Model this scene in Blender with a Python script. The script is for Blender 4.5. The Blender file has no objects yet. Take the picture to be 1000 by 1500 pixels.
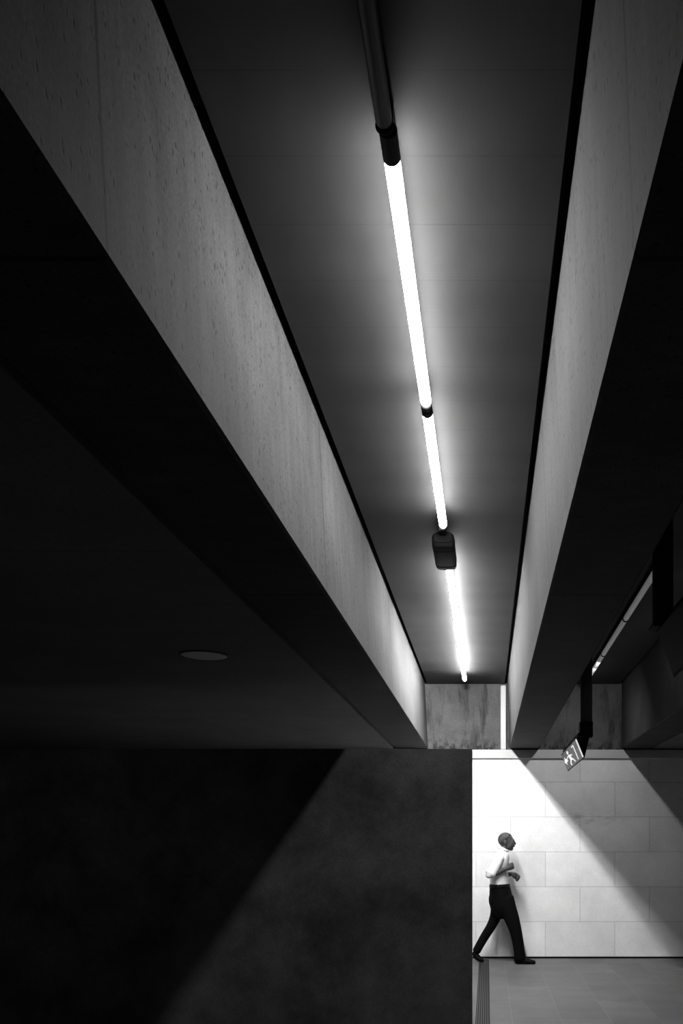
import bpy, bmesh, math, random
from mathutils import Vector, Matrix

random.seed(7)
SC = bpy.context.scene
COL = SC.collection

# ------------------------------------------------------------------ layout (metres)
EYE = 1.639            # camera height
DEP = 12.17            # distance to the far wall
ZC = EYE + 2.125       # ceiling of the light channels
ZS = EYE + 1.236       # underside of the beams
ZT = EYE + 2.041       # tube axis
F = 1300.0             # focal length in pixels

# ------------------------------------------------------------------ materials
def new_mat(name):
    m = bpy.data.materials.new(name)
    m.use_nodes = True
    nt = m.node_tree
    b = nt.nodes['Principled BSDF']
    return m, nt, b

def plain(name, v, rough=0.6, metal=0.0, spec=0.3):
    m, nt, b = new_mat(name)
    b.inputs['Base Color'].default_value = (v, v, v, 1)
    b.inputs['Roughness'].default_value = rough
    b.inputs['Metallic'].default_value = metal
    b.inputs['Specular IOR Level'].default_value = spec
    return m

def emit(name, v, body=0.8):
    m, nt, b = new_mat(name)
    b.inputs['Base Color'].default_value = (body, body, body, 1)
    b.inputs['Emission Color'].default_value = (1, 1, 1, 1)
    b.inputs['Emission Strength'].default_value = v
    return m

class G:
    """tiny node-graph helper"""
    def __init__(self, nt):
        self.nt = nt
        self.co = nt.nodes.new('ShaderNodeTexCoord').outputs['Object']
    def n(self, t): return self.nt.nodes.new(t)
    def link(self, a, b): self.nt.links.new(a, b)
    def put(self, sock, v):
        if hasattr(v, 'is_output'): self.link(v, sock)
        else: sock.default_value = v
    def math(self, op, a, b=0.0, c=None):
        n = self.n('ShaderNodeMath'); n.operation = op
        self.put(n.inputs[0], a); self.put(n.inputs[1], b)
        if c is not None: self.put(n.inputs[2], c)
        return n.outputs[0]
    def xyz(self, v=None):
        n = self.n('ShaderNodeSeparateXYZ'); self.link(v or self.co, n.inputs[0])
        return n.outputs
    def noise(self, scale, detail=4, rough=0.55, stretch=(1, 1, 1)):
        mp = self.n('ShaderNodeMapping'); self.link(self.co, mp.inputs['Vector'])
        mp.inputs['Scale'].default_value = stretch
        n = self.n('ShaderNodeTexNoise'); self.link(mp.outputs[0], n.inputs['Vector'])
        n.inputs['Scale'].default_value = scale; n.inputs['Detail'].default_value = detail
        n.inputs['Roughness'].default_value = rough
        return n.outputs['Fac']
    def voro(self, scale, stretch=(1, 1, 1)):
        mp = self.n('ShaderNodeMapping'); self.link(self.co, mp.inputs['Vector'])
        mp.inputs['Scale'].default_value = stretch
        n = self.n('ShaderNodeTexVoronoi'); self.link(mp.outputs[0], n.inputs['Vector'])
        n.inputs['Scale'].default_value = scale
        return n.outputs['Distance']
    def remap(self, v, a, b, c=0.0, d=1.0):
        n = self.n('ShaderNodeMapRange'); n.clamp = True
        self.put(n.inputs['Value'], v)
        for k, x in (('From Min', a), ('From Max', b), ('To Min', c), ('To Max', d)): n.inputs[k].default_value = x
        return n.outputs['Result']
    def mul(self, *vs):
        r = vs[0]
        for v in vs[1:]: r = self.math('MULTIPLY', r, v)
        return r
    def line(self, coord, pos, half):
        """1 away from the line at pos, 0 on it"""
        d = self.math('ABSOLUTE', self.math('SUBTRACT', coord, pos))
        return self.remap(d, half * 0.6, half)
    def rep_line(self, coord, start, step, half):
        u = self.math('SUBTRACT', coord, start - step / 2)
        fr = self.math('SUBTRACT', self.math('FLOORED_MODULO', u, step), step / 2)
        return self.remap(self.math('ABSOLUTE', fr), half * 0.6, half)
    def grey(self, v, b):
        c = self.n('ShaderNodeCombineColor')
        for i in range(3): self.link(v, c.inputs[i])
        self.link(c.outputs[0], b.inputs['Base Color'])
    def bump(self, h, b, strength=0.3, dist=0.01):
        n = self.n('ShaderNodeBump'); n.inputs['Strength'].default_value = strength
        n.inputs['Distance'].default_value = dist
        self.link(h, n.inputs['Height']); self.link(n.outputs[0], b.inputs['Normal'])

def concrete(name, v, pits=0.5, streak=0.35, joints=(), part_joint=None, rough=0.85):
    m, nt, b = new_mat(name); g = G(nt)
    big = g.remap(g.noise(2.0, 6, 0.6), 0.3, 0.7, 0.74, 1.2)
    fine = g.remap(g.noise(95, 4, 0.75), 0.3, 0.7, 0.62, 1.32)
    st = g.remap(g.noise(5, 5, 0.68, (1, 2.6, 0.2)), 0.35, 0.70, 1.0 + streak * 0.3, 1.0 - streak)
    pit_a = g.remap(g.voro(46, (1, 1.0, 0.5)), 0.16, 0.28, 0.0, 1.0)
    keep = g.remap(g.noise(23, 2), 0.50, 0.56)
    pit = g.math('MAXIMUM', pit_a, g.math('SUBTRACT', 1.0, keep))
    pitc = g.remap(pit, 0, 1, 1 - pits, 1)
    val = g.mul(v, big, fine, st, pitc)
    x, y, z = g.xyz()
    for yj in joints:
        val = g.mul(val, g.remap(g.line(y, yj, 0.010), 0, 1, 0.25, 1))
    g.grey(val, b)
    g.bump(g.math('ADD', g.mul(fine, 0.3), pit), b, 0.25, 0.004)
    b.inputs['Roughness'].default_value = rough
    b.inputs['Specular IOR Level'].default_value = 0.15
    return m

def ceiling_panel(name, v):
    """perforated metal planks, a joint every 0.308 m"""
    m, nt, b = new_mat(name); g = G(nt)
    x, y, z = g.xyz()
    k = 2 * math.pi / 0.011
    d1 = g.math('SINE', g.math('MULTIPLY', g.math('ADD', x, y), k))
    d2 = g.math('SINE', g.math('MULTIPLY', g.math('SUBTRACT', x, y), k))
    dots = g.remap(g.mul(d1, d2), 0.0, 0.6, 1.0, 0.25)
    cloud = g.remap(g.noise(3.0, 5, 0.6, (2.2, 0.8, 1)), 0.3, 0.7, 0.8, 1.18)
    jn = g.rep_line(y, 2.453, 0.308, 0.0028)
    band = g.remap(g.noise(1.0, 0, 0.5, (0.01, 3.2, 1)), 0.3, 0.7, 0.85, 1.12)
    val = g.mul(v, dots, cloud, band, g.remap(jn, 0, 1, 0.55, 1))
    g.grey(val, b)
    b.inputs['Roughness'].default_value = 0.6
    b.inputs['Specular IOR Level'].default_value = 0.15
    return m

def stone_wall(name, v):
    m, nt, b = new_mat(name); g = G(nt)
    x, y, z = g.xyz()
    h = 0.4785; w = 0.951
    zb = 0.026
    row = g.math('FLOOR', g.math('DIVIDE', g.math('SUBTRACT', z, zb), h))
    odd = g.math('FLOORED_MODULO', row, 2.0)
    xs = g.math('ADD', x, g.math('MULTIPLY', odd, w / 2))
    vj = g.rep_line(xs, -0.152, w, 0.0055)
    hj = g.rep_line(z, zb, h, 0.0055)
    jn = g.math('MINIMUM', vj, hj)
    col = g.math('FLOOR', g.math('DIVIDE', g.math('ADD', xs, 0.152), w))
    wn = g.n('ShaderNodeTexWhiteNoise'); wn.noise_dimensions = '2D'
    cv = g.n('ShaderNodeCombineXYZ'); g.link(row, cv.inputs[0]); g.link(col, cv.inputs[1])
    g.link(cv.outputs[0], wn.inputs['Vector'])
    blk = g.remap(wn.outputs['Value'], 0, 1, 0.90, 1.0)
    cloud = g.remap(g.noise(2.2, 5, 0.6), 0.3, 0.7, 0.86, 1.04)
    fine = g.remap(g.noise(60, 3), 0.3, 0.7, 0.93, 1.04)
    # dirt marks that belong to the wall: a smear in the second course, splash near the floor
    sm = g.math('MULTIPLY', g.remap(g.noise(6, 5, 0.7, (1, 1, 3)), 0.50, 0.64),
                g.mul(g.remap(g.math('ABSOLUTE', g.math('SUBTRACT', z, 1.93)), 0.02, 0.13, 1, 0),
                      g.remap(g.math('ABSOLUTE', g.math('SUBTRACT', x, 1.45)), 0.2, 0.55, 1, 0)))
    val = g.mul(v, blk, cloud, fine, g.remap(jn, 0, 1, 0.72, 1), g.remap(sm, 0, 1, 1, 0.62))
    g.grey(val, b)
    g.bump(jn, b, 0.3, 0.004)
    b.inputs['Roughness'].default_value = 0.75
    b.inputs['Specular IOR Level'].default_value = 0.2
    return m

def stained_wall(name, v):
    """bare concrete with runs of damp and crumbling lower edge"""
    m, nt, b = new_mat(name); g = G(nt)
    x, y, z = g.xyz()
    cloud = g.remap(g.noise(3, 6, 0.65), 0.3, 0.7, 0.72, 1.15)
    run = g.remap(g.noise(7, 5, 0.65, (1, 1, 0.16)), 0.50, 0.66, 1.0, 0.42)
    foot = g.math('MULTIPLY', g.remap(g.noise(16, 4, 0.6, (1, 1, 0.6)), 0.50, 0.58),
                  g.remap(z, ZS, ZS + 0.16, 1, 0))
    fine = g.remap(g.noise(80, 3), 0.3, 0.7, 0.85, 1.12)
    val = g.mul(v, cloud, run, fine, g.remap(foot, 0, 1, 1, 0.3))
    g.grey(val, b); g.bump(fine, b, 0.2, 0.004)
    b.inputs['Roughness'].default_value = 0.9
    b.inputs['Specular IOR Level'].default_value = 0.1
    return m

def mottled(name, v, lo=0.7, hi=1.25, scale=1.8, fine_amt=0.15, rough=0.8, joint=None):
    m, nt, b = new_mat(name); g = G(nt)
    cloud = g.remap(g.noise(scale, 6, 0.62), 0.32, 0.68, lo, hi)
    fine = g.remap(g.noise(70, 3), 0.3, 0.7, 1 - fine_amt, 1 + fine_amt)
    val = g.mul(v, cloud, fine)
    if joint:
        x, y, z = g.xyz()
        for ax, st, step in joint:
            val = g.mul(val, g.remap(g.rep_line((x, y, z)[ax], st, step, 0.004), 0, 1, 0.55, 1))
    g.grey(val, b); g.bump(fine, b, 0.15, 0.003)
    b.inputs['Roughness'].default_value = rough
    b.inputs['Specular IOR Level'].default_value = 0.12
    return m

def floor_mat(name, v):
    m, nt, b = new_mat(name); g = G(nt)
    x, y, z = g.xyz()
    cloud = g.remap(g.noise(2.2, 6, 0.65), 0.3, 0.7, 0.78, 1.16)
    fine = g.remap(g.noise(110, 3), 0.3, 0.7, 0.82, 1.16)
    w = 0.4455
    jx = g.rep_line(x, 0.228, w, 0.005)
    strip = g.remap(y, 11.69, 11.70)          # border course along the wall
    jx2 = g.math('MAXIMUM', jx, strip)
    row = g.rep_line(y, 11.69, 0.90, 0.006)
    wn = g.n('ShaderNodeTexWhiteNoise'); wn.noise_dimensions = '2D'
    cv = g.n('ShaderNodeCombineXYZ')
    g.link(g.math('FLOOR', g.math('DIVIDE', g.math('SUBTRACT', x, 0.228), w)), cv.inputs[0])
    g.link(g.math('FLOOR', g.math('DIVIDE', g.math('SUBTRACT', y, 11.69), 0.9)), cv.inputs[1])
    g.link(cv.outputs[0], wn.inputs['Vector'])
    slab = g.remap(wn.outputs['Value'], 0, 1, 0.88, 1.08)
    val = g.mul(v, cloud, fine, slab, g.remap(jx2, 0, 1, 1.28, 1), g.remap(row, 0, 1, 0.8, 1))
    g.grey(val, b); g.bump(fine, b, 0.12, 0.002)
    b.inputs['Roughness'].default_value = 0.55
    b.inputs['Specular IOR Level'].default_value = 0.3
    return m

def cloth(name, v, rough=0.9, fold=0.0):
    m, nt, b = new_mat(name); g = G(nt)
    c = g.remap(g.noise(26, 4, 0.6, (1, 1, 0.6)), 0.3, 0.7, 0.88, 1.08)
    g.grey(g.mul(v, c), b)
    g.bump(g.noise(22, 3, 0.5, (1, 1, 0.5)), b, 0.4, 0.02)
    b.inputs['Roughness'].default_value = rough
    b.inputs['Specular IOR Level'].default_value = 0.1
    return m

M = dict(
    beam=concrete('beam_concrete', 0.047, 0.9, 0.26, (1.89, 4.49, 7.6, 10.6)),
    stone=stone_wall('pale_stone_blocks', 0.90),
    end=stained_wall('damp_concrete', 0.095),
    panel=ceiling_panel('perforated_planks', 0.024),
    soffit=mottled('dark_soffit', 0.12, 0.85, 1.12, 1.4, joint=((1, 0.7, 1.535),)),
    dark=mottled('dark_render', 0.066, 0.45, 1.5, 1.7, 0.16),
    floor=floor_mat('paving', 0.125),
    slab=plain('roof_slab', 0.03, 0.9),
    trunk=mottled('painted_trunking', 0.5, 0.95, 1.04, 2.0, 0.03, 0.5),
    black=plain('black_plastic', 0.008, 0.7, 0, 0.08),
    black2=mottled('charcoal_metal', 0.014, 0.8, 1.2, 4, 0.1, 0.55),
    grey=plain('grey_metal', 0.05, 0.6, 0.0),
    steel=plain('worn_steel', 0.15, 0.5, 0.3),
    grate=plain('drain_bars', 0.022, 0.5, 0.2),
    pit=plain('drain_trough', 0.01, 0.9),
    white=emit('backlit_white', 0.75, 0.8),
    signface=emit('sign_face', 0.014, 0.04),
    disc=emit('downlight_lens', 0.0, 0.6),
    shirt=cloth('white_cotton', 0.78),
    trousers=cloth('black_wool', 0.0028),
    leather=plain('black_leather', 0.004, 0.6, 0, 0.1),
    skin=mottled('skin', 0.07, 0.85, 1.12, 12, 0.06, 0.55),
    hair=mottled('grey_hair', 0.06, 0.5, 1.8, 30, 0.3, 0.8),
    eye=plain('eye', 0.03, 0.2),
    unlit=plain('unlit_tube', 0.035, 0.35),
)
TUBE = {}
def tube_mat(s):
    if s not in TUBE: TUBE[s] = emit('lit_tube_%d' % len(TUBE), s, 0.8)
    return TUBE[s]

# ------------------------------------------------------------------ mesh helpers
def link(name, bm, mat, parent=None, smooth=False, bevel=0.0):
    bmesh.ops.recalc_face_normals(bm, faces=bm.faces)
    me = bpy.data.meshes.new(name); bm.to_mesh(me); bm.free()
    if smooth:
        for p in me.polygons: p.use_smooth = True
    me.materials.append(mat)
    o = bpy.data.objects.new(name, me); COL.objects.link(o)
    if bevel:
        b = o.modifiers.new('bevel', 'BEVEL'); b.width = bevel; b.segments = 2; b.limit_method = 'ANGLE'
    if parent: o.parent = parent
    return o

def box(bm, x0, x1, y0, y1, z0, z1):
    v = [bm.verts.new((x, y, z)) for z in (z0, z1) for y in (y0, y1) for x in (x0, x1)]
    for f in ((0, 1, 3, 2), (4, 6, 7, 5), (0, 4, 5, 1), (1, 5, 7, 3), (3, 7, 6, 2), (2, 6, 4, 0)):
        bm.faces.new([v[i] for i in f])

def prism_y(bm, poly, y0, y1):
    """extrude an XZ polygon along Y"""
    a = [bm.verts.new((x, y0, z)) for x, z in poly]
    b = [bm.verts.new((x, y1, z)) for x, z in poly]
    n = len(poly)
    bm.faces.new(a); bm.faces.new(list(reversed(b)))
    for i in range(n): bm.faces.new((a[i], b[i], b[(i + 1) % n], a[(i + 1) % n]))

def lathe_y(bm, cx, cz, prof, seg=28):
    """prof: (y, radius) list, revolved around an axis parallel to Y"""
    rings = []
    for y, r in prof:
        rings.append([bm.verts.new((cx + r * math.cos(2 * math.pi * i / seg), y, cz + r * math.sin(2 * math.pi * i / seg))) for i in range(seg)])
    for a, b in zip(rings, rings[1:]):
        for i in range(seg): bm.faces.new((a[i], a[(i + 1) % seg], b[(i + 1) % seg], b[i]))
    bm.faces.new(rings[0]); bm.faces.new(rings[-1])

def lathe_z(bm, cx, cy, prof, seg=40):
    rings = []
    for z, r in prof:
        rings.append([bm.verts.new((cx + r * math.cos(2 * math.pi * i / seg), cy + r * math.sin(2 * math.pi * i / seg), z)) for i in range(seg)])
    for a, b in zip(rings, rings[1:]):
        for i in range(seg): bm.faces.new((a[i], a[(i + 1) % seg], b[(i + 1) % seg], b[i]))
    bm.faces.new(rings[0]); bm.faces.new(rings[-1])

def struct(name, bm, mat, label=None, cat=None, bevel=0.0):
    o = link(name, bm, mat, bevel=bevel); o['kind'] = 'structure'
    if label: o['label'] = label
    if cat: o['category'] = cat
    return o

def thing(name, label, cat, loc, group=None):
    o = bpy.data.objects.new(name, None); COL.objects.link(o)
    o.location = loc; o['label'] = label; o['category'] = cat
    o.empty_display_size = 0.1
    if group: o['group'] = group
    return o

def part(name, bm, mat, parent, smooth=False, bevel=0.0, label=None, root=None):
    """geometry is given in world coordinates; shift it under the parent"""
    r = root or parent
    bmesh.ops.translate(bm, verts=bm.verts, vec=-Vector(r.location))
    o = link(name, bm, mat, parent, smooth, bevel)
    if label: o['label'] = label
    return o

# ------------------------------------------------------------------ the room shell
Y0 = -2.5
bm = bmesh.new(); box(bm, -7, 6, Y0, DEP + 0.06, -0.2, 0); struct('floor', bm, M['floor'], 'grey slab paving of the passage floor', 'floor')
bm = bmesh.new(); box(bm, -7.2, 6.2, DEP, DEP + 0.25, 0.026, ZS - 0.12)
struct('wall_far', bm, M['stone'], 'pale stone block wall behind the walking man', 'wall')
bm = bmesh.new(); box(bm, -7.2, 6.2, DEP + 0.05, DEP + 0.25, -0.2, 0.026)
struct('baseboard_far', bm, M['pit'], 'dark recessed gap at the foot of the stone wall', 'baseboard')
bm = bmesh.new(); box(bm, -7.2, 6.2, DEP, DEP + 0.25, ZS - 0.12, ZC + 0.3)
struct('wall_end', bm, M['end'], 'damp stained concrete above the stone blocks', 'wall')
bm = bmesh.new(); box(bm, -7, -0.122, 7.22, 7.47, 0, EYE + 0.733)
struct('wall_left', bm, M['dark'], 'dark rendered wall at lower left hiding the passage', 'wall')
bm = bmesh.new(); box(bm, -7.2, -7, Y0, DEP, -0.2, ZC + 0.3); struct('wall_side', bm, M['dark'], 'dark wall far out to the left', 'wall')
bm = bmesh.new(); box(bm, 6, 6.2, Y0, DEP, -0.2, ZC + 0.3); struct('wall_right', bm, M['dark'], 'dark wall far out to the right', 'wall')
bm = bmesh.new(); box(bm, -7.2, 6.2, Y0 - 0.2, Y0, -0.2, ZC + 0.3); struct('wall_rear', bm, M['dark'], 'dark wall behind the viewpoint', 'wall')
bm = bmesh.new(); box(bm, -7.2, 6.2, Y0, DEP, ZC + 0.12, ZC + 0.3); struct('ceiling_slab', bm, M['slab'], 'dark roof slab above the ceiling planks', 'ceiling')

CH = 0.012
def beam(name, x0b, x1b, x1t, x0t, label):
    bm = bmesh.new()
    prism_y(bm, [(x0b + CH, ZS), (x1b - CH, ZS), (x1b, ZS + CH), (x1t, ZC + 0.12), (x0t, ZC + 0.12), (x0b, ZS + CH)], Y0, DEP)
    return struct(name, bm, M['beam'], label, 'beam')
beam('beam', -1.245, -0.808, -0.858, -1.245, 'pale pitted concrete beam left of the lit tubes')
beam('beam.001', 0.313, 0.722, 0.722, 0.271, 'concrete beam right of the lit tubes')
beam('beam.002', 1.842, 2.26, 2.26, 1.849, 'shadowed concrete beam at the right frame edge')

bm = bmesh.new(); box(bm, -0.858 + 0.040, 0.271 - 0.030, Y0, DEP, ZC, ZC + 0.02)
struct('ceiling', bm, M['panel'], 'perforated plank ceiling over the bright row of tubes', 'ceiling')
bm = bmesh.new(); box(bm, 0.722 + 0.03, 1.849 - 0.03, Y0, DEP, ZC, ZC + 0.02)
struct('ceiling.001', bm, M['panel'], 'perforated plank ceiling over the dim tubes at right', 'ceiling')
bm = bmesh.new(); box(bm, -7, -1.263, Y0, DEP, ZS - 0.012, ZS + 0.1)
struct('ceiling_left', bm, M['soffit'], 'flat dark ceiling left of the concrete beam', 'ceiling', bevel=0.006)
bm = bmesh.new(); box(bm, 2.275, 6, Y0, DEP, ZS, ZS + 0.1)
struct('ceiling_right', bm, M['soffit'], 'flat black ceiling beyond the right beam', 'ceiling')

# painted cable trunking: a run on top of the stone and a riser
bm = bmesh.new(); box(bm, -1.6, 5.2, DEP - 0.045, DEP, EYE + 1.103, EYE + 1.221)
struct('trim_1', bm, M['trunk'], 'pale trunking running along the top of the stone wall', 'trunking', bevel=0.004)
bm = bmesh.new(); box(bm, 0.187, 0.262, DEP - 0.045, DEP, EYE + 1.222, EYE + 2.10)
struct('trim_2', bm, M['trunk'], 'pale upright trunking on the concrete above the wall', 'trunking', bevel=0.012)

# ------------------------------------------------------------------ tube lights
def tube_light(x, y0, y1, strength, near_cap, far_cap, label, group=None):
    t = thing('ceiling_tube_light', label, 'tube light', (x, (y0 + y1) / 2, ZC), group)
    r = 0.0245
    a, b = y0 + near_cap, y1 - far_cap
    bm = bmesh.new(); box(bm, x - 0.015, x + 0.015, y0 + 0.004, y1 - 0.004, ZT + 0.017, ZC)
    part('housing', bm, M['black2'], t)
    bm = bmesh.new()
    lathe_y(bm, x, ZT, [(a, r * 0.92), (a + 0.004, r), (b - 0.02, r), (b - 0.008, r * 0.9), (b, r * 0.6)], 20)
    part('tube', bm, tube_mat(strength) if strength else M['unlit'], t, True)
    for (u, v) in ((y0, a), (b, y1)):
        if v - u > 0.006:
            bm = bmesh.new()
            lathe_y(bm, x, ZT, [(u, r * 0.9), (u + 0.004, r * 1.1), (v - 0.004, r * 1.1), (v, r * 0.98)], 24)
            part('end_cap', bm, M['black2'], t, False)
    return t

XA, XB = -0.285, 1.285
GA, GB = 'row of tubes between the two middle beams', 'row of dim tubes at the right'
S1, S2, S3, S4, S5 = 108.0, 105.0, 130.0, 140.0, 165.0
tube_light(XA - 0.008, 0.95, 2.545, 0, 0.05, 0.012, 'unlit dark tube at the top, before the lit row', GA)
tube_light(XA, 2.55, 4.20, S1, 0.113, 0.045, 'longest looking lit tube, nearest of the bright row', GA)
tube_light(XA, 4.205, 5.775, S2, 0.05, 0.0, 'lit tube just before the dark loudspeaker', GA)
tube_light(XA, 6.72, 8.24, S3, 0.0, 0.012, 'lit tube starting behind the dark loudspeaker', GA)
tube_light(XA, 8.245, 9.81, S4, 0.012, 0.012, 'lit tube second from the stained end wall', GA)
tube_light(XA, 9.815, 11.36, S5, 0.012, 0.0, 'last lit tube of the bright row, next to the stained end wall', GA)
D1 = 0.075
tube_light(XB, 6.72, 8.24, D1, 0.0, 0.012, 'dim grey tube half hidden by the near hanging sign', GB)
tube_light(XB, 8.245, 9.81, D1, 0.012, 0.012, 'dim grey middle tube of the right row', GB)
tube_light(XB, 9.815, 11.36, D1, 0.012, 0.0, 'dim grey tube meeting the post of the far exit sign', GB)

# ------------------------------------------------------------------ loudspeaker in the gap of the row
t = thing('loudspeaker', 'dark cylindrical loudspeaker hanging in the gap of the bright tube row', 'loudspeaker', (-0.297, 6.18, ZC))
def rounded_body(bm, cx, hw, secs, n=32):
    """rounded-rectangle sections (y, half width scale, z bottom, z top) lofted along Y"""
    rings = []
    for y, k, z0, z1 in secs:
        ring = []
        for i in range(n):
            a = 2 * math.pi * i / n; c, s_ = math.cos(a), math.sin(a)
            ex = 0.55
            ring.append(bm.verts.new((cx + hw * k * math.copysign(abs(c) ** ex, c), y, (z0 + z1) / 2 + (z1 - z0) / 2 * math.copysign(abs(s_) ** ex, s_))))
        rings.append(ring)
    for a, b in zip(rings, rings[1:]):
        for i in range(n): bm.faces.new((a[i], a[(i + 1) % n], b[(i + 1) % n], b[i]))
    bm.faces.new(rings[0]); bm.faces.new(rings[-1])
zb0, zt0 = EYE + 1.965, EYE + 2.075
bm = bmesh.new(); rounded_body(bm, -0.297, 0.077, [(5.975, .62, zb0 + .04, zt0 - .02), (5.985, .86, zb0 + .012, zt0 - .004), (6.01, 1, zb0, zt0), (6.48, 1, zb0, zt0), (6.51, .95, zb0 + .005, zt0), (6.525, .8, zb0 + .02, zt0 - .01)])
body = part('body', bm, M['black2'], t, True)
bm = bmesh.new(); rounded_body(bm, -0.297, 0.058, [(5.969, 1, zb0 + .03, zt0 - .018), (5.976, 1, zb0 + .03, zt0 - .018)]); part('grille', bm, M['black'], body, root=t)
for yy in (6.08, 6.42):
    bm = bmesh.new(); rounded_body(bm, -0.297, 0.0788, [(yy - .007, 1, zb0 - .002, zt0 + .002), (yy + .007, 1, zb0 - .002, zt0 + .002)])
    part('band', bm, M['black'], body, root=t)
bm = bmesh.new(); box(bm, -0.318, -0.276, 5.80, 6.70, EYE + 2.085, ZC); part('mounting_rail', bm, M['black2'], t, bevel=0.003)
bm = bmesh.new(); box(bm, -0.320, -0.274, 5.86, 5.97, EYE + 2.04, ZC - 0.02); part('cable_gland', bm, M['black2'], t, bevel=0.008)

# ------------------------------------------------------------------ hanging exit signs
def runner_shapes():
    """white marks in face coordinates: u along the sign 0..1 (0 = near end), v up 0..1"""
    man = [
        [(0.52, 0.60), (0.60, 0.68), (0.66, 0.66), (0.60, 0.36), (0.52, 0.34)],          # trunk
        [(0.53, 0.40), (0.60, 0.40), (0.68, 0.22), (0.66, 0.08), (0.62, 0.08), (0.62, 0.22)],   # rear leg
        [(0.52, 0.42), (0.58, 0.36), (0.47, 0.26), (0.42, 0.10), (0.38, 0.12), (0.44, 0.30)],   # front leg
        [(0.53, 0.62), (0.55, 0.56), (0.45, 0.52), (0.43, 0.57)],                        # front arm
        [(0.64, 0.66), (0.66, 0.60), (0.73, 0.56), (0.74, 0.62)],                        # rear arm
    ]
    door = [[(0.22, 0.10), (0.22, 0.90), (0.34, 0.90), (0.34, 0.84), (0.255, 0.84), (0.255, 0.10)]]
    arrow = [[(0.76, 0.42), (0.76, 0.60), (0.88, 0.60), (0.88, 0.42)],
             [(0.86, 0.76), (0.97, 0.51), (0.86, 0.26)]]
    return man, door, arrow

def exit_sign(TL, TR, B, y0, y1, post, ptop_z, post_y, label, lit):
    t = thing('exit_sign', label, 'sign', ((TL[0] + TR[0]) / 2, (y0 + y1) / 2, ZC), 'hanging exit signs')
    def X(p): return (p[0], p[1] + EYE)
    tl, tr, b_ = X(TL), X(TR), X(B)
    # wedge body, point rounded
    e = 0.010
    def mix(p, q, k): return (p[0] + (q[0] - p[0]) * k, p[1] + (q[1] - p[1]) * k)
    poly = [tl, mix(tl, b_, 0.95), (b_[0] - e * .3, b_[1] + .003), (b_[0] + e * .3, b_[1] + .003), mix(tr, b_, 0.95), tr]
    bm = bmesh.new(); prism_y(bm, poly, y0, y1)
    body = part('housing', bm, M['black'], t)
    # canopy above the wedge
    bm = bmesh.new(); box(bm, tl[0] + 0.02, tr[0] - 0.005, y0 + 0.02, y1 - 0.02, tl[1], tl[1] + 0.05)
    part('top_rail', bm, M['black'], t, bevel=0.006)
    # flat post up to the ceiling
    px0, px1 = post
    bm = bmesh.new(); box(bm, px0, px1, post_y - 0.03, post_y + 0.03, ptop_z + EYE, ZC)
    part('post', bm, M['grey'], t, bevel=0.008)
    bm = bmesh.new(); box(bm, px0 - 0.01, px1 + 0.004, post_y - 0.06, post_y + 0.08, tl[1] + 0.004, ptop_z + EYE + 0.004)
    part('clamp', bm, M['black'], t, bevel=0.01)
    bm = bmesh.new(); box(bm, px1 + 0.004, px1 + 0.024, post_y - 0.02, post_y, tl[1] + 0.10, tl[1] + 0.106)
    part('bolt', bm, M['steel'], t)
    # face on the left side of the wedge
    p, q = Vector((tl[0], 0, tl[1])), Vector((b_[0], 0, b_[1]))
    d = q - p
    nrm = Vector((d.z, 0, -d.x)).normalized()
    if nrm.x > 0: nrm = -nrm
    L = y1 - y0
    def pt(u, v, off): 
        w = p + d * (0.95 - 0.90 * v) + nrm * off
        return Vector((w.x, y0 + 0.03 + (L - 0.06) * u, w.z))
    bm = bmesh.new()
    a = [bm.verts.new(pt(u, v, o)) for o in (0.0005, 0.004) for u, v in ((0, 0), (1, 0), (1, 1), (0, 1))]
    for f in ((0, 1, 2, 3), (4, 5, 6, 7), (0, 1, 5, 4), (1, 2, 6, 5), (2, 3, 7, 6), (3, 0, 4, 7)): bm.faces.new([a[i] for i in f])
    face = part('face_panel', bm, M['signface'] if lit else M['black'], t)
    if lit:
        man, door, arrow = runner_shapes()
        def marks(name, polys):
            bm = bmesh.new()
            for pl in polys:
                lo = [bm.verts.new(pt(u, v, 0.0041)) for u, v in pl]
                hi = [bm.verts.new(pt(u, v, 0.0056)) for u, v in pl]
                bm.faces.new(lo); bm.faces.new(hi)
                for i in range(len(pl)): bm.faces.new((lo[i], lo[(i + 1) % len(pl)], hi[(i + 1) % len(pl)], hi[i]))
            part(name, bm, M['white'], face, root=t, label=None)
        head = [(0.625 + 0.045 * math.cos(i * math.pi / 6), 0.82 + 0.10 * math.sin(i * math.pi / 6)) for i in range(12)]
        marks('running_figure', man + [head]); marks('doorway_mark', door); marks('arrow', arrow)
        bm = bmesh.new()
        a = [bm.verts.new(pt(u, v, o)) for o in (0.0041, 0.012) for u, v in ((-0.012, 0.02), (0.012, 0.02), (0.012, 0.98), (-0.012, 0.98))]
        for f in ((0, 1, 2, 3), (4, 5, 6, 7), (0, 1, 5, 4), (1, 2, 6, 5), (2, 3, 7, 6), (3, 0, 4, 7)): bm.faces.new([a[i] for i in f])
        part('lit_edge', bm, M['white'], t)
    return t

exit_sign((0.935, 1.065), (1.073, 1.065), (1.022, 0.851), 9.3, 11.2, (0.985, 1.105), 1.23, 9.34,
          'small hanging wedge exit sign with white running figure, in front of the stone wall', True)
exit_sign((0.898, 1.095), (1.055, 1.095), (0.985, 0.85), 2.75, 4.68, (0.868, 0.969), 1.12, 4.64,
          'large black unlit hanging wedge sign cut by the right frame edge', False)

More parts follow.
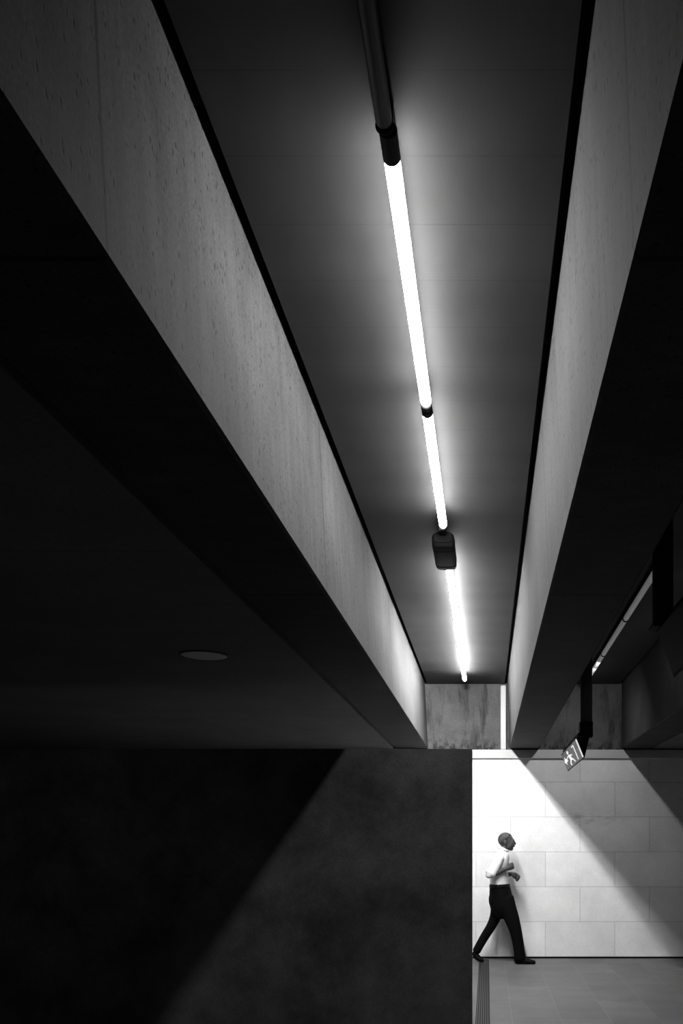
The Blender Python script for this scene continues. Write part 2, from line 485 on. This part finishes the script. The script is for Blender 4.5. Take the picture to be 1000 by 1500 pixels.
# ------------------------------------------------------------------ round downlight in the left ceiling
t = thing('downlight', 'round unlit downlight in the dark ceiling at left', 'downlight', (-1.881, 5.91, ZS - 0.012))
zb = ZS - 0.012
bm = bmesh.new(); lathe_z(bm, -1.881, 5.91, [(zb, 0.163), (zb - 0.006, 0.160), (zb - 0.008, 0.150), (zb - 0.001, 0.148)]); part('trim_ring', bm, M['grey'], t, True)
bm = bmesh.new(); lathe_z(bm, -1.881, 5.91, [(zb - 0.002, 0.148), (zb - 0.005, 0.145), (zb - 0.006, 0.10)]); part('lens', bm, M['disc'], t, True)

# ------------------------------------------------------------------ slotted drain in the floor
t = thing('floor_drain', 'dark slotted drain strip running along the floor to the man', 'drain', (-0.037, 9.7, 0))
bm = bmesh.new(); box(bm, -0.105, 0.03, 7.3, 12.06, 0.0005, 0.003); part('trough', bm, M['pit'], t)
bm = bmesh.new()
for i in range(7):
    x = -0.098 + i * 0.0202
    box(bm, x, x + 0.011, 7.3, 12.06, 0.003, 0.007)
part('grate', bm, M['grate'], t)
bm = bmesh.new(); box(bm, -0.113, -0.105, 7.3, 12.06, 0.0005, 0.008); box(bm, 0.03, 0.037, 7.3, 12.06, 0.0005, 0.008)
part('frame', bm, M['steel'], t)

# ------------------------------------------------------------------ the walking man
PY = 11.72
def P(px, py, lat=0.0): return Vector(((px - 713) / 111.0, PY + lat, (1411.0 - py) / 111.0))
K = 1 / 111.0

def loft(bm, pts, seg=18, caps=3, side=Vector((0, 1, 0))):
    """pts: (position, radius in the walking plane, radius sideways); closed tube with domed ends"""
    n = len(pts); rings = []
    def ring(c, t, a, b):
        t = t.normalized(); s = (side - t * side.dot(t))
        s = s.normalized() if s.length > 1e-4 else Vector((1, 0, 0)); u = t.cross(s)
        rings.append([bm.verts.new(c + u * (a * math.cos(2 * math.pi * i / seg)) + s * (b * math.sin(2 * math.pi * i / seg))) for i in range(seg)])
    # smooth interpolation
    P_, A_, B_ = [p[0] for p in pts], [p[1] for p in pts], [p[2] for p in pts]
    def cr(v, i, f):
        a, b, c, d = v[max(i - 1, 0)], v[i], v[i + 1], v[min(i + 2, n - 1)]
        return 0.5 * ((2 * b) + (c - a) * f + (2 * a - 5 * b + 4 * c - d) * f * f + (3 * b - a - 3 * c + d) * f ** 3)
    seq = []
    for i in range(n - 1):
        for k in range(5):
            f = k / 5; seq.append((cr(P_, i, f), cr(A_, i, f), cr(B_, i, f)))
    seq.append((P_[-1], A_[-1], B_[-1]))
    m = len(seq)
    tan = [(seq[min(i + 1, m - 1)][0] - seq[max(i - 1, 0)][0]) for i in range(m)]
    c, a, b = seq[0]; r = min(a, b)
    for k in range(caps, 0, -1):
        q = k / (caps + 0.25) * math.pi / 2
        ring(c - tan[0].normalized() * r * 0.8 * math.sin(q), tan[0], a * math.cos(q), b * math.cos(q))
    for i in range(m): ring(seq[i][0], tan[i], seq[i][1], seq[i][2])
    c, a, b = seq[-1]; r = min(a, b)
    for k in range(1, caps + 1):
        q = k / (caps + 0.25) * math.pi / 2
        ring(c + tan[-1].normalized() * r * 0.8 * math.sin(q), tan[-1], a * math.cos(q), b * math.cos(q))
    for r0, r1 in zip(rings, rings[1:]):
        for i in range(seg): bm.faces.new((r0[i], r0[(i + 1) % seg], r1[(i + 1) % seg], r1[i]))
    bm.faces.new(rings[0]); bm.faces.new(rings[-1])

def blob(bm, c, rx, ry, rz, tilt=0.0, seg=20):
    mt = Matrix.Translation(c) @ Matrix.Rotation(tilt, 4, 'Y') @ Matrix.Diagonal((rx, ry, rz, 1))
    bmesh.ops.create_uvsphere(bm, u_segments=seg, v_segments=seg // 2 + 2, radius=1, matrix=mt)

def fused(name, bm, mat, parent, voxel, smooth_it=3, floor0=False):
    """weld overlapping lofts into one continuous skin"""
    bmesh.ops.recalc_face_normals(bm, faces=bm.faces)
    me = bpy.data.meshes.new(name); bm.to_mesh(me); bm.free()
    o = bpy.data.objects.new(name, me); COL.objects.link(o)
    md = o.modifiers.new('r', 'REMESH'); md.mode = 'VOXEL'; md.voxel_size = voxel
    if smooth_it:
        sm = o.modifiers.new('s', 'SMOOTH'); sm.factor = 0.5; sm.iterations = smooth_it
    dg = bpy.context.evaluated_depsgraph_get()
    me2 = bpy.data.meshes.new_from_object(o.evaluated_get(dg))
    bpy.data.objects.remove(o); bpy.data.meshes.remove(me)
    off = Vector(parent.location) if parent else Vector((0, 0, 0))
    for v in me2.vertices:
        if floor0 and v.co.z < 0.004: v.co.z = 0.004
        v.co -= off
    for p in me2.polygons: p.use_smooth = True
    me2.materials.clear(); me2.materials.append(mat); me2.name = name
    o = bpy.data.objects.new(name, me2); COL.objects.link(o)
    if parent: o.parent = parent
    return o

man = thing('person', 'person in a white shirt and black trousers striding right past the stone wall', 'person', (0.28, PY, 0))

RS, RE, RW = P(730.5, 1257.5, -0.175), P(718, 1281, -0.245), P(741, 1271.5, -0.175)
LS, LE, LW = P(733, 1257.5, 0.175), P(729, 1283, 0.235), P(750.5, 1281, 0.13)

# --- body: head, neck, trunk, arms, hands, legs as one skin
bm = bmesh.new()
loft(bm, [(P(732, 1312), .10, .15), (P(731, 1296), .105, .135), (P(731, 1278), .10, .14), (P(732, 1262), .090, .140), (P(735, 1252), .06, .09), (P(737, 1246), .05, .06)])
loft(bm, [(P(734, 1252), .058, .062), (P(737, 1245), .052, .056), (P(741, 1237), .052, .052)])
blob(bm, P(740.8, 1230.6), .097, .075, .092, 0.25)                      # skull
blob(bm, P(746.4, 1236.0), .067, .062, .084, 0.30)                      # face
loft(bm, [(P(742, 1240.0), .038, .055), (P(746.5, 1242.2), .034, .042), (P(749.2, 1243.6), .026, .026)])   # jaw and chin
loft(bm, [(P(752.6, 1231.8), .008, .011), (P(754.3, 1235.2), .011, .014), (P(754.4, 1236.8), .010, .018)], 12)  # nose
loft(bm, [(P(751.2, 1231.0, -.036), .009, .010), (P(752.4, 1230.6, 0), .010, .009), (P(751.2, 1231.0, .036), .008, .010)], 12, side=Vector((0, 0, 1)))   # brow
loft(bm, [(P(752.2, 1239.8, -.022), .008, .009), (P(753.0, 1239.7, 0), .010, .010), (P(752.2, 1239.8, .022), .008, .009)], 10, side=Vector((0, 0, 1)))  # lips
for s in (-1, 1):                                                        # ears
    loft(bm, [(P(739.6, 1231.2, s * .078), .013, .008), (P(739.3, 1234, s * .082), .017, .010), (P(740.4, 1237.4, s * .076), .009, .007)], 12)
for S_, E_, W_ in ((RS, RE, RW), (LS, LE, LW)):
    loft(bm, [(S_, .052, .050), (S_.lerp(E_, .5), .046, .045), (E_, .040, .038)])
    loft(bm, [(E_, .040, .038), (E_.lerp(W_, .35), .040, .038), (W_, .026, .028)])

def hand(bm, W_, d, up, inward):
    """half closed hand at the wrist: palm, four curled fingers, thumb"""
    d = d.normalized(); up = (up - d * up.dot(d)).normalized(); inn = d.cross(up).normalized()
    if inn.dot(inward) < 0: inn = -inn
    pc = W_ + d * .05
    loft(bm, [(W_, .025, .029), (W_ + d * .03, .023, .038), (W_ + d * .088, .021, .044)], 14, side=up)
    for k, ln in enumerate((.94, 1.05, 1.0, .8)):
        b0 = W_ + d * .088 + up * (.033 - .022 * k)
        j1 = b0 + (d * .034 + inn * .014) * ln
        j2 = j1 + (d * .004 + inn * .030) * ln
        j3 = j2 + (-d * .018 + inn * .006) * ln
        loft(bm, [(b0 - d * .02, .010, .010), (b0, .0105, .0105), (j1, .0102, .0102), (j2, .0098, .0098), (j3, .0088, .0088)], 10, 2, side=up)
    t0 = W_ + d * .028 + up * .026; t1 = t0 + d * .030 + up * .016 + inn * .018; t2 = t1 + d * .026 - up * .004 + inn * .014
    loft(bm, [(t0 - up * .012, .012, .012), (t0, .012, .012), (t1, .0105, .0105), (t2, .008, .008)], 10, 2, side=inn)
hand(bm, RW, P(749, 1268.5, -.13) - RW, Vector((0, .1, 1)), Vector((0, 1, -.2)))
hand(bm, LW, P(758, 1285.5, .09) - LW, Vector((0, -.1, 1)), Vector((0, -1, -.2)))

RH, RK, RA = P(737, 1316, -.085), P(754.2, 1362, -.10), P(760, 1398, -.095)
LH, LK, LA = P(729, 1318, .085), P(719, 1358, .095), P(698.6, 1395.5, .09)
loft(bm, [(P(738, 1318, -.085), .10, .075), (P(744.6, 1334, -.09), .088, .072), (P(749.4, 1346, -.095), .076, .068), (P(754.4, 1362, -.10), .058, .054),
          (P(757.4, 1376, -.098), .054, .050), (P(759.6, 1390, -.095), .042, .040), (P(761, 1404, -.095), .036, .034)])
loft(bm, [(P(731, 1318, .085), .09, .07), (P(728, 1336, .09), .068, .066), (P(724, 1348, .095), .054, .058), (P(718.6, 1359, .095), .046, .050),
          (P(711, 1371, .095), .043, .046), (P(703.6, 1383.5, .092), .038, .040), (P(698, 1395, .09), .033, .034), (P(697.5, 1401, .09), .03, .03)])
body = fused('body', bm, M['skin'], man, 0.0045, 2)

# --- shirt
bm = bmesh.new()
loft(bm, [(P(731.5, 1299.5), .112, .150), (P(731.5, 1296), .127, .168), (P(731, 1287), .124, .172), (P(730.5, 1274), .122, .178),
          (P(732.5, 1262), .118, .190), (P(735, 1253.5), .098, .158), (P(735.5, 1247.5), .064, .085), (P(737.2, 1244.5), .058, .064)])
blob(bm, P(725, 1262), .055, .13, .10, 0.2)                              # rounded upper back
blob(bm, P(738, 1288), .072, .12, .075)                                  # front of the shirt
for S_, E_ in ((RS, RE), (LS, LE)):
    e = S_.lerp(E_, .93)
    loft(bm, [(S_ + Vector((0, 0, .01)), .070, .064), (S_.lerp(E_, .4), .066, .060), (e, .064, .058)])
loft(bm, [(RE + Vector((-.006, 0, .04)), .062, .052), (RE + Vector((-.022, 0, -.006)), .046, .046)])   # loose cuff at the elbow
shirt = fused('shirt', bm, M['shirt'], man, 0.006, 2)
# collar
bm = bmesh.new()
cpts = [P(737.0, 1243.6)]
for k in range(24):
    a = 2 * math.pi * k / 24
    c = P(737.2, 1244.4) + Vector((.060 * math.cos(a), .064 * math.sin(a), -.018 * math.cos(a)))
    blob(bm, c, .012, .012, .017, 0, 8)
fused('collar', bm, M['shirt'], man, 0.004, 2)['label'] = 'white shirt collar'

# --- trousers
bm = bmesh.new()
loft(bm, [(P(731.5, 1296.6), .128, .165), (P(732, 1303), .140, .172), (P(733.5, 1314), .152, .178), (P(735, 1327), .158, .178), (P(736.5, 1335), .13, .16)])
loft(bm, [(P(738, 1318, -.085), .135, .090), (P(744.6, 1334, -.09), .112, .092), (P(749.4, 1346, -.095), .098, .088), (P(754.4, 1362, -.10), .082, .078),
          (P(757.4, 1376, -.098), .076, .073), (P(759.6, 1390, -.095), .074, .071), (P(761, 1402.5, -.095), .077, .072)])
loft(bm, [(P(731, 1318, .085), .120, .090), (P(728, 1336, .09), .090, .085), (P(724, 1348, .095), .073, .078), (P(718.6, 1359, .095), .064, .070),
          (P(711, 1371, .095), .060, .065), (P(703.6, 1383.5, .092), .057, .062), (P(698, 1394, .09), .056, .060)])
blob(bm, P(723, 1318), .068, .14, .13, 0.0)                             # seat
trousers = fused('trousers', bm, M['trousers'], man, 0.006, 2)
bm = bmesh.new()
loft(bm, [(P(731.6, 1299.5), .139, .178), (P(731.5, 1295.5), .134, .175)], 32, 1)
fused('belt', bm, M['leather'], man, 0.006, 1)

# --- shoes
def shoe(pts, lat, lift):
    bm = bmesh.new()
    loft(bm, [(P(x, y, lat), r * K, w) for x, y, r, w in pts], 18, 3)
    return fused('shoe', bm, M['leather'], man, 0.005, 2, True)
shoe([(755.5, 1406.4, 5.0, .036), (761, 1404.6, 6.6, .040), (768, 1405.8, 5.2, .044), (776, 1407.6, 3.9, .048), (781.5, 1408.4, 3.0, .038)], -.095, 0)
shoe([(695.3, 1397.4, 4.4, .034), (697, 1401.6, 4.9, .038), (700.5, 1405.2, 4.3, .044), (704.0, 1407.6, 3.2, .046), (706.6, 1408.4, 2.6, .034)], .09, 0)

# --- hair: short cap over the top and back of the skull
bm = bmesh.new()
blob(bm, P(740.3, 1230.2), .1025, .0805, .097, 0.25, 36)
dl = [v for v in bm.verts if (lambda q: q.x * 0.75 + (-(q.z)) * 0.66 > 0.018 and True)(v.co - P(740.3, 1230.2)) or (v.co - P(740.3, 1230.2)).z < -.075]
bmesh.ops.delete(bm, geom=dl, context='VERTS')
bmesh.ops.translate(bm, verts=bm.verts, vec=-Vector(man.location))
hair = link('hair', bm, M['hair'], man, True)
hair.modifiers.new('solid', 'SOLIDIFY').thickness = 0.010
for s in (-1, 1):
    bm = bmesh.new(); blob(bm, P(751.0, 1233.2, s * .030), .009, .012, .008, 0, 12)
    bmesh.ops.translate(bm, verts=bm.verts, vec=-Vector(man.location)); link('eye', bm, M['eye'], man, True)

# ------------------------------------------------------------------ added fill lights below both tube rows, brightening far wall and right beam
def fill_row(x, y0, y1, n, size, power, aim):
    """a row of small added area lights below a tube, not part of the luminaire"""
    for k in range(n):
        l = bpy.data.lights.new('tube_fill', 'AREA'); l.shape = 'RECTANGLE'; l.size = size; l.size_y = 0.05; l.energy = power / n
        o = bpy.data.objects.new('tube_fill', l); COL.objects.link(o)
        o.location = (x, y0 + (y1 - y0) * (k + 0.5) / n, ZT - 0.075)
        o.rotation_euler = Vector(aim).to_track_quat('-Z', 'Y').to_euler()
fill_row(XA, 7.9, 10.5, 6, 0.12, 132, (-0.42, 0.55, -0.74))
fill_row(XB, 9.9, 11.0, 3, 0.07, 16, (-0.40, 0.58, -0.76))
fill_row(XB + 0.03, 5.8, 9.2, 6, 0.05, 3.0, (0.8, 0.05, -0.6))

l = bpy.data.lights.new('far_left_fill', 'SPOT'); l.energy = 22; l.spot_size = math.radians(110); l.spot_blend = 1.0; l.shadow_soft_size = 0.12  # added spot out of view, no fixture, lifts the dark left wall
o = bpy.data.objects.new('far_left_fill', l); COL.objects.link(o); o.location = (-3.9, 4.3, ZS - 0.03)
o.rotation_euler = Vector((0.1, 0.75, -0.7)).to_track_quat('-Z', 'Y').to_euler()

# ------------------------------------------------------------------ world, camera, colour
w = bpy.data.worlds.new('dark'); SC.world = w; w.use_nodes = True
w.node_tree.nodes['Background'].inputs['Color'].default_value = (0, 0, 0, 1)
w.node_tree.nodes['Background'].inputs['Strength'].default_value = 0

cam = bpy.data.cameras.new('camera'); co = bpy.data.objects.new('camera', cam); COL.objects.link(co)
co.location = (0, 0, EYE); co.rotation_euler = (math.pi / 2, 0, 0)
cam.sensor_fit = 'AUTO'; cam.sensor_width = 36; cam.lens = F / 1500 * 36
cam.shift_x = -(713 - 500) / 1500; cam.shift_y = (1229 - 750) / 1500
cam.clip_start = 0.05; cam.clip_end = 100
SC.camera = co

SC.view_settings.view_transform = 'Standard'
SC.view_settings.look = 'None'
SC.view_settings.gamma = 1.0
SC.view_settings.exposure = 0.0
SC.view_settings.use_curve_mapping = False
SC.cycles.use_denoising = True
SC.cycles.max_bounces = 8
SC.cycles.diffuse_bounces = 5
SC.cycles.sample_clamp_indirect = 4
